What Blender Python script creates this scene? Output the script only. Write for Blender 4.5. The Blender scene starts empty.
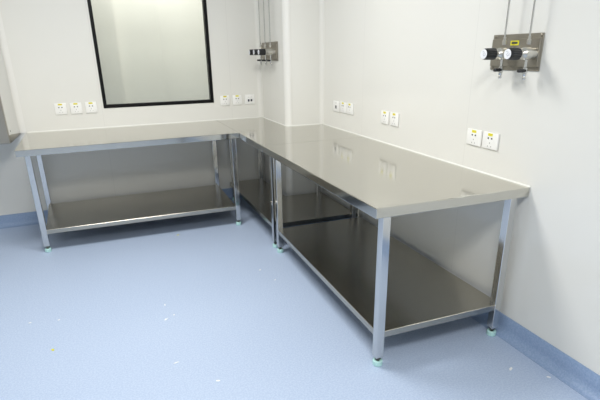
import bpy, bmesh, math, random
from mathutils import Vector, Matrix
random.seed(7)
S = bpy.context.scene
COL = S.collection
PI = math.pi

# ------------------------------------------------------------ dimensions
CAM = (-1.77434, -4.77021, 1.39945); YAW, PITCH, ROLL, FPX = 0.36437, 0.36509, -0.01581, 481.199
SHIFT = 36.85/600                  # the photo is cropped from a taller frame
H = 0.80
CW, CD = 0.3395, 0.7330            # boxed column in the corner
PH = 0.0332                        # the back wall is a little out of square
D2, L2, J = 0.8134, 3.1310, 1.535  # right run: depth, near end, joint
CEIL = 2.65
TH = 0.045                         # worktop edge
ZS = 0.188                         # shelf top

def bw(s, off=0.0):                # point on the back wall: s along it (negative = left), off = out into the room
    return (-CW + s*math.cos(PH) + off*math.sin(PH), s*math.sin(PH) - off*math.cos(PH))
def bwy(x, off=0.0):
    return (x + CW)*math.tan(PH) - off

# ------------------------------------------------------------ materials
def mat(name, col, rough=0.5, metal=0.0, spec=0.5):
    m = bpy.data.materials.new(name); m.use_nodes = True
    b = m.node_tree.nodes['Principled BSDF']
    b.inputs['Base Color'].default_value = (*col, 1)
    b.inputs['Roughness'].default_value = rough
    b.inputs['Metallic'].default_value = metal
    b.inputs['Specular IOR Level'].default_value = spec
    return m, m.node_tree, b

def noise_mix(nt, b, c1, c2, scale, detail=2, lo=0.4, hi=0.6, stretch=None):
    tc = nt.nodes.new('ShaderNodeTexCoord'); n = nt.nodes.new('ShaderNodeTexNoise')
    n.inputs['Scale'].default_value = scale; n.inputs['Detail'].default_value = detail
    if stretch:
        mp = nt.nodes.new('ShaderNodeMapping'); mp.inputs['Scale'].default_value = stretch
        nt.links.new(tc.outputs['Object'], mp.inputs['Vector']); nt.links.new(mp.outputs['Vector'], n.inputs['Vector'])
    else:
        nt.links.new(tc.outputs['Object'], n.inputs['Vector'])
    r = nt.nodes.new('ShaderNodeValToRGB')
    r.color_ramp.elements[0].position = lo; r.color_ramp.elements[0].color = (*c1, 1)
    r.color_ramp.elements[1].position = hi; r.color_ramp.elements[1].color = (*c2, 1)
    nt.links.new(n.outputs['Fac'], r.inputs['Fac'])
    return r, n

def rough_noise(nt, b, lo, hi, scale, stretch=None):
    r, n = noise_mix(nt, b, (lo,)*3, (hi,)*3, scale, 3, 0.3, 0.7, stretch)
    nt.links.new(r.outputs['Color'], b.inputs['Roughness'])

M = {}
def wall_mat(name, col, seam_axis, pitch, off):
    m, nt, b = mat(name, col, 0.13, 0, 0.42)
    tc = nt.nodes.new('ShaderNodeTexCoord'); sx = nt.nodes.new('ShaderNodeSeparateXYZ')
    nt.links.new(tc.outputs['Object'], sx.inputs[0])
    def math_(op, a, v):
        k = nt.nodes.new('ShaderNodeMath'); k.operation = op
        nt.links.new(a, k.inputs[0]); k.inputs[1].default_value = v
        return k.outputs[0]
    f = math_('ADD', sx.outputs[seam_axis], off)
    f = math_('PINGPONG', f, pitch/2)
    f = math_('LESS_THAN', f, 0.0018)                      # panel joint of the cleanroom panels
    mx = nt.nodes.new('ShaderNodeMix'); mx.data_type = 'RGBA'
    mx.inputs['A'].default_value = (*col, 1); mx.inputs['B'].default_value = (*[c*0.93 for c in col], 1)
    nt.links.new(f, mx.inputs['Factor']); nt.links.new(mx.outputs['Result'], b.inputs['Base Color'])
    n = nt.nodes.new('ShaderNodeTexNoise'); n.inputs['Scale'].default_value = 3.0
    bp = nt.nodes.new('ShaderNodeBump'); bp.inputs['Strength'].default_value = 0.012; bp.inputs['Distance'].default_value = 0.02
    nt.links.new(tc.outputs['Object'], n.inputs['Vector']); nt.links.new(n.outputs['Fac'], bp.inputs['Height'])
    nt.links.new(bp.outputs['Normal'], b.inputs['Normal'])
    return m
WC = (0.78, 0.775, 0.735)
M['wall_x'] = wall_mat('white panel back', WC, 0, 1.18, 0.31)
M['wall_y'] = wall_mat('white panel side', WC, 1, 1.18, 0.29)
M['trimw'] = mat('white cove profile', (0.80, 0.795, 0.76), 0.3)[0]
M['cove'] = mat('panel white cove', WC, 0.3)[0]
M['caulk'] = mat('white sealant', (0.85, 0.85, 0.81), 0.4)[0]
M['ceil'] = mat('ceiling white', (0.80, 0.80, 0.78), 0.6)[0]

def floor_mat(name, c1, c2, c3):
    m, nt, b = mat(name, c1, 0.42, 0, 0.4)
    r, n = noise_mix(nt, b, c1, c2, 120, 2, 0.42, 0.60)
    r2, n2 = noise_mix(nt, b, (0, 0, 0), (1, 1, 1), 260, 1, 0.66, 0.70)
    mx = nt.nodes.new('ShaderNodeMix'); mx.data_type = 'RGBA'
    mx.inputs['B'].default_value = (*c3, 1)
    nt.links.new(r2.outputs['Color'], mx.inputs['Factor']); nt.links.new(r.outputs['Color'], mx.inputs['A'])
    nt.links.new(mx.outputs['Result'], b.inputs['Base Color'])
    return m
M['floor'] = floor_mat('blue speckled vinyl', (0.420, 0.515, 0.685), (0.490, 0.580, 0.735), (0.33, 0.42, 0.61))
M['skirt'] = floor_mat('shaded blue vinyl upstand', (0.27, 0.37, 0.55), (0.32, 0.42, 0.60), (0.21, 0.30, 0.47))  # same vinyl as the floor, with its shade put into darker colours

def steel(name, col, lo, hi, stretch, scale=6):
    m, nt, b = mat(name, col, lo, 1.0)
    rough_noise(nt, b, lo, hi, scale, stretch)
    return m
M['top'] = steel('brushed steel worktop', (0.585, 0.57, 0.52), 0.09, 0.12, (1, 1, 1))
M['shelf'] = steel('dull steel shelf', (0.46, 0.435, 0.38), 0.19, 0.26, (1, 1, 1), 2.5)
M['tube'] = steel('satin steel tube', (0.66, 0.66, 0.65), 0.09, 0.14, (8, 8, 1))
M['plate'] = steel('mill steel plate', (0.35, 0.325, 0.275), 0.38, 0.46, (1, 1, 1), 12)
M['brightsteel'] = mat('bright turned steel', (0.60, 0.585, 0.54), 0.30, 1.0)[0]
M['darksteel'] = steel('dull brown steel', (0.40, 0.375, 0.33), 0.28, 0.42, (1, 1, 1), 5)
M['stud'] = mat('dark steel stud', (0.20, 0.19, 0.17), 0.35, 1.0)[0]
M['teal'] = mat('pale teal plastic', (0.50, 0.78, 0.74), 0.4)[0]
M['black'] = mat('black plastic', (0.010, 0.011, 0.013), 0.32)[0]
M['frame'] = mat('black window border', (0.003, 0.003, 0.0035), 0.45, 0, 0.2)[0]
M['socket'] = mat('white socket plastic', (0.90, 0.90, 0.88), 0.3)[0]
M['slot'] = mat('dark slot', (0.06, 0.06, 0.06), 0.6)[0]
M['faint'] = mat('pale grey slot', (0.50, 0.50, 0.49), 0.6)[0]
M['port'] = mat('navy port', (0.018, 0.022, 0.045), 0.4)[0]
M['yellow'] = mat('yellow sticker', (0.74, 0.68, 0.03), 0.5)[0]
M['whiteface'] = mat('white disc', (0.86, 0.87, 0.90), 0.4)[0]
M['mark'] = mat('grey print', (0.30, 0.32, 0.38), 0.5)[0]
M['flake'] = mat('white scrap', (0.88, 0.89, 0.90), 0.6)[0]
M['box'] = mat('white coated panel', (0.77, 0.77, 0.745), 0.3)[0]

def glass():
    m = bpy.data.materials.new('window glass'); m.use_nodes = True; nt = m.node_tree; nt.nodes.clear()
    o = nt.nodes.new('ShaderNodeOutputMaterial'); t = nt.nodes.new('ShaderNodeBsdfTransparent')
    t.inputs['Color'].default_value = (0.915, 0.925, 0.895, 1)
    g = nt.nodes.new('ShaderNodeBsdfGlossy'); g.inputs['Roughness'].default_value = 0.02
    f = nt.nodes.new('ShaderNodeFresnel'); f.inputs['IOR'].default_value = 1.5
    mx = nt.nodes.new('ShaderNodeMixShader')
    nt.links.new(f.outputs[0], mx.inputs[0]); nt.links.new(t.outputs[0], mx.inputs[1]); nt.links.new(g.outputs[0], mx.inputs[2])
    nt.links.new(mx.outputs[0], o.inputs['Surface'])
    return m
M['glass'] = glass()

# ------------------------------------------------------------ mesh helpers
def link(name, bm, m, parent=None, loc=(0, 0, 0), rz=0.0, smooth=False):
    bmesh.ops.recalc_face_normals(bm, faces=bm.faces)
    me = bpy.data.meshes.new(name); bm.to_mesh(me); bm.free()
    me.materials.append(M[m])
    if smooth:
        for p in me.polygons: p.use_smooth = True
        try: me.set_sharp_from_angle(angle=math.radians(35))
        except Exception: pass
    o = bpy.data.objects.new(name, me); COL.objects.link(o)
    o.location = loc; o.rotation_euler = (0, 0, rz)
    if parent: o.parent = parent
    return o

def box(bm, x0, x1, y0, y1, z0, z1, bev=0.0, seg=2):
    vs = [bm.verts.new((x, y, z)) for z in (z0, z1) for x, y in ((x0, y0), (x1, y0), (x1, y1), (x0, y1))]
    fs = [(3, 2, 1, 0), (4, 5, 6, 7), (0, 1, 5, 4), (1, 2, 6, 5), (2, 3, 7, 6), (3, 0, 4, 7)]
    F = [bm.faces.new([vs[i] for i in f]) for f in fs]
    if bev > 0:
        E = list({e for f in F for e in f.edges})
        bmesh.ops.bevel(bm, geom=E, offset=bev, segments=seg, profile=0.5, affect='EDGES')
    return bm

def prism(bm, poly, z0, z1, bev=0.0, seg=2):
    lo = [bm.verts.new((x, y, z0)) for x, y in poly]; hi = [bm.verts.new((x, y, z1)) for x, y in poly]
    F = [bm.faces.new(lo[::-1]), bm.faces.new(hi)]
    n = len(poly)
    for i in range(n): F.append(bm.faces.new([lo[i], lo[(i+1) % n], hi[(i+1) % n], hi[i]]))
    if bev > 0:
        E = list({e for f in F for e in f.edges})
        bmesh.ops.bevel(bm, geom=E, offset=bev, segments=seg, profile=0.5, affect='EDGES')
    return bm

def lathe(bm, prof, center=(0, 0, 0), axis='z', n=28, ribs=0, ribd=0.0, flat=0):
    """prof: (r, t) along the axis, closed at both ends"""
    rings = []
    for r, t in prof:
        ring = []
        for i in range(n):
            a = 2*PI*i/n
            rr = r
            if ribs and r > 0.004: rr = r - ribd*(0.5 + 0.5*math.cos(ribs*a))
            u, v = rr*math.cos(a), rr*math.sin(a)
            p = {'z': (u, v, t), 'y': (u, t, v), 'x': (t, u, v)}[axis]
            ring.append(bm.verts.new((p[0]+center[0], p[1]+center[1], p[2]+center[2])))
        rings.append(ring)
    for a, b in zip(rings, rings[1:]):
        for i in range(n): bm.faces.new([a[i], a[(i+1) % n], b[(i+1) % n], b[i]])
    bm.faces.new(rings[0]); bm.faces.new(rings[-1])
    return bm

def tube(bm, pts, r, n=14):
    rings = []
    for k, p in enumerate(pts):
        p = Vector(p)
        d = (Vector(pts[min(k+1, len(pts)-1)]) - Vector(pts[max(k-1, 0)])).normalized()
        a = d.orthogonal().normalized() if k == 0 else (a - d*a.dot(d)).normalized()
        b = d.cross(a)
        rings.append([bm.verts.new(p + a*r*math.cos(2*PI*i/n) + b*r*math.sin(2*PI*i/n)) for i in range(n)])
    for x, y in zip(rings, rings[1:]):
        for i in range(n): bm.faces.new([x[i], x[(i+1) % n], y[(i+1) % n], y[i]])
    bm.faces.new(rings[0]); bm.faces.new(rings[-1])
    return bm

NB = bmesh.new
def thing(name, label, cat, loc=(0, 0, 0), rz=0.0, group=None):
    o = bpy.data.objects.new(name, None); COL.objects.link(o)
    o.empty_display_size = 0.05
    o.location = loc; o.rotation_euler = (0, 0, rz); tag(o, label, cat, group)
    return o
def tag(o, label, cat, group=None):
    o['label'] = label; o['category'] = cat
    if group: o['group'] = group
    return o
def struct(name, bm, m, loc=(0, 0, 0), rz=0.0, smooth=False):
    o = link(name, bm, m, None, loc, rz, smooth); o['kind'] = 'structure'
    return o
def dup(root, loc, rz, label):
    r = root.copy(); COL.objects.link(r); r.location = loc; r.rotation_euler = (0, 0, rz); r['label'] = label
    for ch in list(root.children):
        c = ch.copy(); COL.objects.link(c); c.parent = r
        for g in list(ch.children):
            d = g.copy(); COL.objects.link(d); d.parent = c
    return r

# ------------------------------------------------------------ the room
XL, YF = -4.3, -7.2
struct('floor', box(NB(), XL-0.1, 0.1, YF-0.1, 2.2, -0.1, 0), 'floor')
struct('ceiling', box(NB(), XL-0.1, 0.1, YF-0.1, 2.2, CEIL, CEIL+0.1), 'ceil')
struct('wall_right', box(NB(), 0, 0.1, YF, 2.1, 0, CEIL), 'wall_y')
struct('wall_left', box(NB(), XL-0.1, XL, YF, 2.1, 0, CEIL), 'wall_y')
struct('wall_front', box(NB(), XL-0.1, 0.1, YF-0.1, YF, 0, CEIL), 'wall_x')
# back wall with the window opening, in its own frame: x along the wall, y into it
WS0, WS1, WZ0, WZ1 = -1.475, -0.484, 0.966, 2.02
SL = (XL + CW)/math.cos(PH)
b = NB()
WT = 0.08
box(b, SL, WS0, 0, WT, 0, CEIL); box(b, WS1, CW + 0.02, 0, WT, 0, CEIL)
box(b, WS0, WS1, 0, WT, 0, WZ0); box(b, WS0, WS1, 0, WT, WZ1, CEIL)
struct('wall_back', b, 'wall_x', (-CW, 0, 0), PH)
# boxed column in the corner, outer edge rounded
r = 0.045
b = NB()
poly = [(0, -CD), (-CW + r, -CD)]
poly = [(-0.0005, -CD), (-0.0005, 0.02), (-CW, 0.02), (-CW, -CD + r)]
poly += [(-CW + r - r*math.cos(a), -CD + r - r*math.sin(a)) for a in [PI/2*k/8 for k in range(1, 8)]]
poly += [(-CW + r, -CD)]
prism(b, poly, 0, CEIL)
struct('wall_column', b, 'wall_y', smooth=True)
# white rounded profile clipped over the outer corner of the column
def arc_strip(cx, cy, a0, a1, ro, ri, z0, z1, n=10):
    p = [(cx + ro*math.cos(a0 + (a1-a0)*k/n), cy + ro*math.sin(a0 + (a1-a0)*k/n)) for k in range(n+1)]
    p += [(cx + ri*math.cos(a1 + (a0-a1)*k/n), cy + ri*math.sin(a1 + (a0-a1)*k/n)) for k in range(n+1)]
    return prism(NB(), p, z0, z1)
struct('trim_1', arc_strip(-CW + r, -CD + r, PI, 1.5*PI, r + 0.004, r + 0.0003, 0.109, CEIL), 'trimw', smooth=True)
# concave coves in the inside corners
def cove(cx, cy, a0, rad, z0, z1, n=8):
    """corner point (cx,cy); quarter-round cove filling it; a0 = direction of the first leg, second leg is a0+90deg"""
    u = Vector((math.cos(a0), math.sin(a0))); v = Vector((math.cos(a0 + PI/2), math.sin(a0 + PI/2)))
    c = Vector((cx, cy)) + (u + v)*rad
    p = [(cx, cy)]
    for k in range(n+1):
        t = PI/2*k/n
        q = c - u*rad*math.sin(t) - v*rad*math.cos(t)
        p.append((q.x, q.y))
    return prism(NB(), p, z0, z1)
struct('trim_2', cove(-CW - 0.0005, -0.0005, PI + PH/2, 0.04, H + 0.001, CEIL), 'cove', smooth=True)
struct('trim_3', cove(-0.0005, -CD - 0.0005, PI, 0.035, H + 0.001, CEIL), 'cove', smooth=True)

# vinyl upstand with a coved foot along the walls
def skirting(name, p0, p1, nrm, h=0.108):
    """p0->p1 along the wall, nrm points into the room"""
    p0, p1, n = Vector((*p0, 0)), Vector((*p1, 0)), Vector((*nrm, 0)).normalized()
    prof = [(0.0005, h), (0.004, h), (0.005, h - 0.003), (0.005, 0.045)]
    R = 0.04
    prof += [(0.005 + R - R*math.cos(a), 0.045 - 0.0435*math.sin(a)) for a in [PI/2*k/8 for k in range(1, 9)]]
    prof += [(0.005 + R, 0.0002), (0.0005, 0.0002)]
    bm = NB(); ends = []
    for P in (p0, p1): ends.append([bm.verts.new(P + n*d + Vector((0, 0, z))) for d, z in prof])
    m_ = len(prof)
    for i in range(m_): bm.faces.new([ends[0][i], ends[0][(i+1) % m_], ends[1][(i+1) % m_], ends[1][i]])
    bm.faces.new(ends[0]); bm.faces.new(ends[1][::-1])
    return struct(name, bm, 'skirt', smooth=True)
skirting('baseboard_right', (0, YF), (0, -CD), (-1, 0))
skirting('baseboard_back', bw(SL), bw(0), (math.sin(PH), -math.cos(PH)))
skirting('baseboard_column', (-CW, 0), (-CW, -CD), (-1, 0))
skirting('baseboard_corner', (-CW, -CD), (0, -CD), (0, -1))
skirting('baseboard_left', (XL, YF), (XL, -0.3), (1, 0))

# window: black border, pane, and the white room behind it
win = bpy.data.objects.new('window_1', None); COL.objects.link(win); win['kind'] = 'structure'
win.location = (-CW, 0, 0); win.rotation_euler = (0, 0, PH)
b = NB(); fw = 0.029
box(b, WS0, WS0+fw, -0.003, 0.05, WZ0, WZ1); box(b, WS1-fw, WS1, -0.003, 0.05, WZ0, WZ1)
box(b, WS0+fw, WS1-fw, -0.003, 0.05, WZ0, WZ0+fw); box(b, WS0+fw, WS1-fw, -0.003, 0.05, WZ1-fw, WZ1)
o = link('window_frame', b, 'frame', win); o['kind'] = 'structure'
b = NB(); box(b, WS0+0.002, WS1-0.002, 0.002, 0.008, WZ0+0.002, WZ1-0.002)
o = link('window_pane', b, 'glass', win); o['kind'] = 'structure'
for s in (-1.418, -0.551):
    o = link('pane_fixing', lathe(NB(), [(0.006, -0.002), (0.006, 0.001)], (s, 0.001, 1.031), 'y', 14), 'faint', win); o['kind'] = 'structure'
# the room on the other side of the glass
def bstruct(name, bm, m): return struct(name, bm, m, (-CW, 0, 0), PH)
bstruct('wall_beyond', box(NB(), -2.9, CW - 0.02, 1.3, 1.38, 0, CEIL), 'box')
bstruct('wall_beyond_left', box(NB(), -1.60, -1.21, 1.18, 1.3, 0, CEIL), 'box')

# sealant bead where the worktops meet the walls
def bead(bm, p0, p1, nrm, t=0.006):
    p0, p1, n = Vector((*p0, 0)), Vector((*p1, 0)), Vector((*nrm, 0))
    e = []
    for P in (p0, p1): e.append([bm.verts.new(P + n*d + Vector((0, 0, z))) for d, z in ((0.0004, H+0.0003), (t, H+0.0003), (t*0.75, H+t*0.7), (0.0004, H+t*1.15))])
    for i in range(4): bm.faces.new([e[0][i], e[0][(i+1) % 4], e[1][(i+1) % 4], e[1][i]])
    bm.faces.new(e[0]); bm.faces.new(e[1][::-1])
nb = (math.sin(PH), -math.cos(PH))
b = NB(); bead(b, bw(-2.11), bw(-0.035), nb); struct('trim_4', b, 'caulk')
b = NB(); bead(b, (-CW, -0.035), (-CW, -CD + r), (-1, 0))
n8 = 6
for k in range(n8):
    a0, a1 = PI + PI/2*k/n8, PI + PI/2*(k+1)/n8
    am = (a0 + a1)/2; rr = r + 0.004
    bead(b, (-CW + r + rr*math.cos(a0), -CD + r + rr*math.sin(a0)), (-CW + r + rr*math.cos(a1), -CD + r + rr*math.sin(a1)), (math.cos(am), math.sin(am)))
bead(b, (-CW + r, -CD), (-0.03, -CD), (0, -1)); struct('trim_5', b, 'caulk')
b = NB(); bead(b, (0, -CD - 0.03), (0, -L2), (-1, 0)); struct('trim_6', b, 'caulk')

# ------------------------------------------------------------ the three benches
LEG_Z0 = 0.047
def leg(parent, x, y, ztop, w=0.04):
    bm = NB(); h = w/2
    box(bm, -h, h, -h, h, LEG_Z0, ztop, 0.0022, 1)
    l = link('leg', bm, 'tube', parent, (x, y, 0))
    link('levelling_stud', lathe(NB(), [(0.008, 0.022), (0.008, 0.036), (0.016, 0.037), (0.016, 0.043), (0.008, 0.044), (0.008, LEG_Z0)], n=6), 'stud', l)
    link('foot_cap', lathe(NB(), [(0.021, 0.0), (0.0235, 0.003), (0.0235, 0.024), (0.021, 0.0275), (0.013, 0.0275), (0.012, 0.022)], n=24), 'teal', l, smooth=True)
    return l
def shelf(parent, poly, z1, name='shelf'):
    return link(name, prism(NB(), poly, z1 - 0.034, z1, 0.002, 1), 'shelf', parent)
def worktop(parent, poly):
    return link('worktop', prism(NB(), poly, H - TH, H, 0.0025, 2), 'top', parent)
def sub(poly, o): return [(x - o[0], y - o[1]) for x, y in poly]
ZT = H - TH + 0.001

G = 0.0012
# bench along the back wall, under the window
o0 = (-1.65, -0.5)
T = thing('steel_workbench', 'long stainless steel workbench along the back wall under the black-framed window', 'workbench', (*o0, 0), 0, 'stainless steel workbenches')
bl = bw(-2.12, 0.003)
worktop(T, sub([(-2.421, -0.985), (-D2 - G, -0.897), (-D2 - G, bwy(-D2, 0.003)), bl], o0))
fl, fr, kl, kr = (-2.362, -0.872), (-0.855, -0.856), (-2.385, -0.155), (-0.872, -0.10)
for q in (fl, fr, kl, kr): leg(T, q[0]-o0[0], q[1]-o0[1], ZT)
e = 0.017
ZSL = 0.178
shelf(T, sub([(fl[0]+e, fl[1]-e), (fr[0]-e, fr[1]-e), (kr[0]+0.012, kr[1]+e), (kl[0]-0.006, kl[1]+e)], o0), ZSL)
# corner bench, against the column
o0 = (-0.5, -0.8)
T = thing('steel_workbench', 'corner stainless steel workbench notched around the boxed column', 'workbench', (*o0, 0), 0, 'stainless steel workbenches')
worktop(T, sub([(-D2, bwy(-D2, 0.003)), (-D2, -J + G), (-0.003, -J + G), (-0.003, -CD - 0.003), (-CW + r, -CD - 0.003), (-CW - 0.005 + 0.014, -CD + 0.010), (-CW - 0.005, -CD + r), (-CW - 0.005, -0.004)], o0))
jl = 0.055
qs = [(-D2 + 0.115, -0.09), (-CW - 0.07, -0.08), (-D2 + 0.092, -J + jl), (-0.055, -J + jl), (-0.075, -CD - 0.075)]
for q in qs: leg(T, q[0]-o0[0], q[1]-o0[1], ZT)
xl, xr = -D2 + 0.092 - e, -0.055 + e
yb, yj = -0.06, -J + jl - 0.003
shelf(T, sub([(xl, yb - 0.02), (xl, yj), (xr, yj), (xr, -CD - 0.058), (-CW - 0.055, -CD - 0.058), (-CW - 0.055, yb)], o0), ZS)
# near bench along the right wall
o0 = (-0.42, -2.37)
T = thing('steel_workbench', 'large stainless steel workbench nearest the camera along the right wall', 'workbench', (*o0, 0), 0, 'stainless steel workbenches')
worktop(T, sub([(-D2, -J - G), (-D2, -L2), (-0.003, -L2), (-0.003, -J - G)], o0))
yn = -L2 + 0.040
qs = [(-D2 + 0.092, -J - jl), (-0.062, -J - jl), (-D2 + 0.066, yn), (-0.066, yn)]
for q in qs: leg(T, q[0]-o0[0], q[1]-o0[1], ZT)
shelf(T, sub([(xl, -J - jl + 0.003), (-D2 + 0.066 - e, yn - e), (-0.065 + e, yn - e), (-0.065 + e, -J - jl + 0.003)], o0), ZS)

# ------------------------------------------------------------ wall-hung unit at the left edge
xb = -2.50
yw = bwy(xb, 0.001)
o0 = (-2.85, -0.5)
zb = 0.797
T = thing('wall_cabinet', 'white wall-hung cabinet with a brown steel front at the left edge', 'cabinet', (*o0, zb))
def lp(x, y): return (x - o0[0], y - o0[1])
yf = -0.575
link('carcass', prism(NB(), [lp(-3.15, bwy(-3.15, 0.001)), lp(-3.15, yf), lp(xb, yf), lp(xb, yw)], 0.0, 1.2, 0.002, 1), 'box', T)
link('steel_front', prism(NB(), [lp(-3.152, yf - 0.001), lp(-3.152, yf - 0.032), lp(xb + 0.003, yf - 0.032), lp(xb + 0.003, yf - 0.001)], -0.002, 1.2, 0.004, 1), 'darksteel', T)
b = NB()
tri = [(yf + 0.001, 0.0), (yw - 0.02, 0.0), (yw - 0.03, 0.008), (yf + 0.08, 0.052), (yf + 0.001, 0.056)]
A = [b.verts.new((xb + 0.0006 - o0[0], y - o0[1], z)) for y, z in tri]; B = [b.verts.new((xb + 0.0040 - o0[0], y - o0[1], z)) for y, z in tri]
b.faces.new(A); b.faces.new(B)
for i in range(5): b.faces.new([A[i], A[(i+1) % 5], B[(i+1) % 5], B[i]])
link('bracket', b, 'darksteel', T)
link('screw', lathe(NB(), [(0.006, 0.0), (0.006, 0.002), (0.003, 0.003)], (xb - o0[0] - 0.0005, -0.49 - o0[1], 0.076), 'x', 12), 'stud', T)
# cove between the cabinet side and the back wall
struct('trim_7', cove(xb + 0.0008, bwy(xb, 0.0008), -PI/2 , 0.045, H + 0.001, 1.99), 'trimw', smooth=True)

# ------------------------------------------------------------ sockets (local: x along the wall, y out of the wall, z up)
def socket_parts(t, w, h, kind):
    bm = NB(); box(bm, -w/2, w/2, 0.0005, 0.010, -h/2, h/2, 0.003, 2)
    link('plate', bm, 'socket', t, smooth=True)
    def bits(name, lst, m, y=0.0100):
        bm = NB()
        for x, z, a, c in lst: box(bm, x-a/2, x+a/2, y-0.001, y+0.0006, z-c/2, z+c/2)
        link(name, bm, m, t)
    if kind == 'power':
        bm = NB(); box(bm, -0.016, 0.016, 0.0095, 0.0108, h/2-0.017, h/2-0.004)
        link('sticker', bm, 'yellow', t)
        bits('two_pin_slots', [(-0.012, 0.012, 0.009, 0.008), (0.012, 0.012, 0.009, 0.008)], 'slot')
        bits('three_pin_slots', [(0, -0.011, 0.006, 0.007), (-0.011, -0.028, 0.006, 0.006), (0.011, -0.028, 0.006, 0.006)], 'faint')
    elif kind == 'data':
        bits('data_port', [(-0.014, -0.010, 0.017, 0.022)], 'port'); bits('data_port', [(0.014, -0.010, 0.017, 0.022)], 'port')
        bits('caption_strip', [(-0.014, 0.020, 0.018, 0.004), (0.014, 0.020, 0.018, 0.004)], 'faint')
    else:
        bits('port_cover', [(0.0, -0.006, 0.036, 0.030)], 'faint'); bits('port', [(0.0, -0.006, 0.022, 0.016)], 'port', 0.0104)
        bits('caption_strip', [(0, 0.026, 0.03, 0.004)], 'faint')
GS = 'wall sockets'
def mk_socket(loc, rz, w, h, kind, label):
    t = thing('data_socket' if kind != 'power' else 'wall_socket', label, 'socket', loc, rz, GS)
    socket_parts(t, w, h, kind); return t
zc = 0.981
def backloc(s): x, y = bw(s); return (x, y, zc)
P1 = mk_socket(backloc(-1.820), PI + PH, 0.092, 0.094, 'power', 'leftmost of the three white sockets left of the window, farthest from it')
dup(P1, backloc(-1.698), PI + PH, 'middle of the three white sockets left of the window')
dup(P1, backloc(-1.577), PI + PH, 'white socket with yellow sticker nearest the window on its left side')
dup(P1, backloc(-0.376), PI + PH, 'white socket with yellow sticker just right of the window')
dup(P1, backloc(-0.254), PI + PH, 'white socket with yellow sticker between its neighbour and the two-port data socket')
mk_socket(backloc(-0.125), PI + PH, 0.098, 0.093, 'data', 'white data socket with two dark ports in the back corner')
mk_socket((0, -1.030, 0.981), PI/2, 0.112, 0.084, 'cover', 'white data socket without sticker, farthest back on the right wall')
P2 = mk_socket((0, -1.160, 0.984), PI/2, 0.112, 0.084, 'power', 'white socket beside the stickerless one on the right wall')
dup(P2, (0, -1.278, 0.984), PI/2, 'third white socket from the column on the right wall, nearest of its trio')
P3 = mk_socket((0, -1.814, 0.975), PI/2, 0.102, 0.086, 'power', 'farther socket of the middle pair on the right wall')
dup(P3, (0, -1.936, 0.976), PI/2, 'nearer socket of the middle pair on the right wall')
P4 = mk_socket((0, -2.724, 0.972), PI/2, 0.110, 0.082, 'power', 'left socket of the nearest pair on the right wall, below the two-knob gas panel')
dup(P4, (0, -2.844, 0.972), PI/2, 'rightmost socket of the nearest pair on the right wall')

# ------------------------------------------------------------ gas regulator panels
def station(T, x, zt):
    """one gas outlet: pipe, regulator with knob, shut-off valve; local y is out of the wall"""
    yp = 0.057
    link('gas_pipe', tube(NB(), [(x, yp, zt), (x, yp, 0.062)], 0.0042, 12), 'tube', T, smooth=True)
    link('pipe_fitting', lathe(NB(), [(0.0075, 0.032), (0.0095, 0.036), (0.0095, 0.050), (0.0065, 0.054), (0.0065, 0.066)], (x, yp, 0), 'z', 6), 'brightsteel', T)
    rg = link('regulator', lathe(NB(), [(0.017, 0.017), (0.022, 0.020), (0.022, 0.045), (0.0255, 0.049), (0.0255, 0.080), (0.020, 0.085), (0.014, 0.092), (0.014, 0.108)], (x, 0, -0.005), 'y', 28), 'brightsteel', T, smooth=True)
    link('lock_nut', lathe(NB(), [(0.018, 0.094), (0.018, 0.102)], (x, 0, -0.005), 'y', 6), 'brightsteel', rg)
    link('knob', lathe(NB(), [(0.022, 0.106), (0.0252, 0.109), (0.0248, 0.145), (0.024, 0.160), (0.021, 0.165), (0.018, 0.1655)], (x, 0, -0.005), 'y', 72, 18, 0.0016), 'black', rg, smooth=True)
    link('knob_face', lathe(NB(), [(0.0205, 0.165), (0.0205, 0.1665), (0.0195, 0.167)], (x, 0, -0.005), 'y', 28), 'whiteface', rg)
    bm = NB()
    tube(bm, [(x+0.007, 0.1672, 0.004), (x+0.001, 0.1672, 0.007), (x-0.005, 0.1672, 0.002), (x+0.003, 0.1672, -0.006), (x-0.003, 0.1672, -0.013), (x-0.008, 0.1672, -0.009)], 0.0008, 6)
    tube(bm, [(x-0.011, 0.1672, -0.001), (x-0.011, 0.1672, -0.012)], 0.0008, 6)
    link('knob_print', bm, 'mark', rg)
    # valve under the panel
    v = link('shut_off_valve', lathe(NB(), [(0.006, -0.112), (0.0075, -0.108), (0.0055, -0.100), (0.008, -0.096), (0.008, -0.086), (0.011, -0.084), (0.011, -0.064), (0.007, -0.060), (0.007, -0.030)], (x, yp, 0), 'z', 16), 'tube', T, smooth=True)
    bm = NB(); box(bm, x-0.011, x+0.011, yp-0.002, yp+0.038, -0.082, -0.067, 0.006, 3)
    link('valve_handle', bm, 'black', v, smooth=True)

def gas_panel(loc, rz, width, xs, label, with_label, shift=0.0):
    T = thing('gas_panel', label, 'gas panel', loc, rz, 'gas outlet panels')
    hw = width/2
    bm = NB(); box(bm, -hw, hw, 0.0005, 0.006, -0.078, 0.078, 0.0015, 1)
    bp = link('back_plate', bm, 'plate', T)
    for sx in (-1, 1):
        for sz in (-1, 1):
            link('screw', lathe(NB(), [(0.006, 0.0055), (0.006, 0.0085), (0.003, 0.0095)], (sx*(hw-0.013), 0, sz*0.069), 'y', 10), 'plate', bp)
    bm = NB()
    hx = hw - 0.011
    box(bm, -hw + 0.001, hx, 0.0062, 0.020, -0.060, 0.058, 0.0015, 1)
    link('front_plate', bm, 'plate', T)
    for x in xs: station(T, x, CEIL - loc[2] - 0.002)
    if with_label:
        bm = NB(); box(bm, -0.030, 0.020, 0.0198, 0.0212, 0.030, 0.050)
        l = link('warning_label', bm, 'yellow', T)
        bm = NB(); box(bm, -0.023, 0.013, 0.0210, 0.0216, 0.036, 0.045)
        link('label_print', bm, 'slot', l)
    return T
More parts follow.
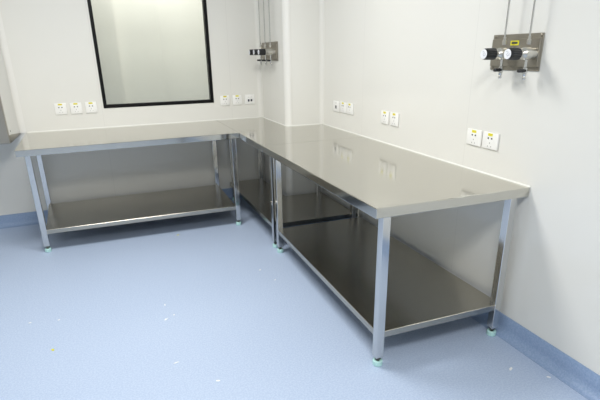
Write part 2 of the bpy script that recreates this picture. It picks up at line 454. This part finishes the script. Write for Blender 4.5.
gas_panel((0, -2.930, 1.387), PI/2, 0.300, (0.021, -0.124), 'steel gas panel with two white-faced black knobs and yellow label on the right wall', True)
gas_panel((-CW, -0.325, 1.416), PI/2, 0.45, (0.108, -0.040, -0.188), 'steel gas panel with three black knobs on the column in the back corner', False)

# ------------------------------------------------------------ scraps on the floor
def scrap(x, y, rx, ry, m, label, cat='scrap', group='small scraps lying on the floor'):
    bm = NB(); n = 7
    pts = []
    a0 = random.random()*6.28
    for k in range(n):
        a = 2*PI*k/n; q = 0.7 + 0.5*random.random()
        u, v = rx*q*math.cos(a), ry*q*math.sin(a)
        pts.append((u*math.cos(a0) - v*math.sin(a0), u*math.sin(a0) + v*math.cos(a0)))
    prism(bm, pts, 0.0003, 0.0022)
    return tag(link('paper_scrap', bm, m, None, (x, y, 0)), label, cat, group)
scrap(-2.215, -2.357, 0.012, 0.008, 'yellow', 'larger yellow scrap on the open blue floor at lower left')
scrap(-1.386, -0.906, 0.011, 0.008, 'yellow', 'small yellow scrap on the floor below the front of the left bench')
for x, y, a, c in [(-1.641, -2.270, 0.012, 0.006), (-1.592, -2.236, 0.007, 0.005), (-1.645, -2.711, 0.016, 0.004), (-1.484, -2.925, 0.011, 0.005), (-1.627, -2.094, 0.012, 0.004), (-2.359, -2.012, 0.008, 0.004), (-2.209, -2.039, 0.008, 0.004), (-0.956, -1.838, 0.010, 0.005), (-0.910, -2.028, 0.010, 0.004)]:
    scrap(x, y, a, c, 'flake', 'tiny white scrap lying on the open blue floor left of the near bench')
scrap(-0.188, -3.361, 0.014, 0.006, 'flake', 'white scrap on the floor right of the near bench, close to its foot')
scrap(-0.075, -3.475, 0.010, 0.006, 'flake', 'white scrap by the blue upstand of the right wall')

# ------------------------------------------------------------ lamps in the ceiling
def lamp(name, x, y, sx, sy, w, col=(1, 0.985, 0.95), rz=0):
    L = bpy.data.lights.new(name, 'AREA'); L.shape = 'RECTANGLE'; L.size = sx; L.size_y = sy; L.energy = w; L.color = col
    o = bpy.data.objects.new(name, L); COL.objects.link(o); o.location = (x, y, CEIL - 0.004); o.rotation_euler = (0, 0, rz)
    return o
lamp('ceiling_lamp', -1.7, -2.0, 1.2, 0.6, 54)
lamp('ceiling_lamp', -1.7, -4.9, 1.2, 0.6, 57)
lamp('ceiling_lamp', -3.3, -4.2, 0.6, 1.2, 8)
lamp('ceiling_lamp', *bw(-0.75, -0.75), 1.2, 0.4, 24)

w = bpy.data.worlds.new('World'); S.world = w; w.use_nodes = True
w.node_tree.nodes['Background'].inputs['Color'].default_value = (0.8, 0.85, 0.9, 1)
w.node_tree.nodes['Background'].inputs['Strength'].default_value = 0.2

# ------------------------------------------------------------ camera
cy, sy, cp, sp = math.cos(YAW), math.sin(YAW), math.cos(PITCH), math.sin(PITCH)
fwd = Vector((sy*cp, cy*cp, -sp)); rt = Vector((cy, -sy, 0)); up = rt.cross(fwd)
c, s = math.cos(ROLL), math.sin(ROLL)
R_, U_ = c*rt + s*up, -s*rt + c*up
cam = bpy.data.cameras.new('Camera'); co = bpy.data.objects.new('Camera', cam); COL.objects.link(co)
co.matrix_world = Matrix(((R_.x, U_.x, -fwd.x, CAM[0]), (R_.y, U_.y, -fwd.y, CAM[1]), (R_.z, U_.z, -fwd.z, CAM[2]), (0, 0, 0, 1)))
cam.sensor_width = 36; cam.lens = FPX/600*36; cam.clip_start = 0.05; cam.shift_y = SHIFT
S.camera = co
S.view_settings.view_transform = 'Standard'; S.view_settings.look = 'None'
S.view_settings.gamma = 1; S.view_settings.use_curve_mapping = False
S.view_settings.exposure = 0.0
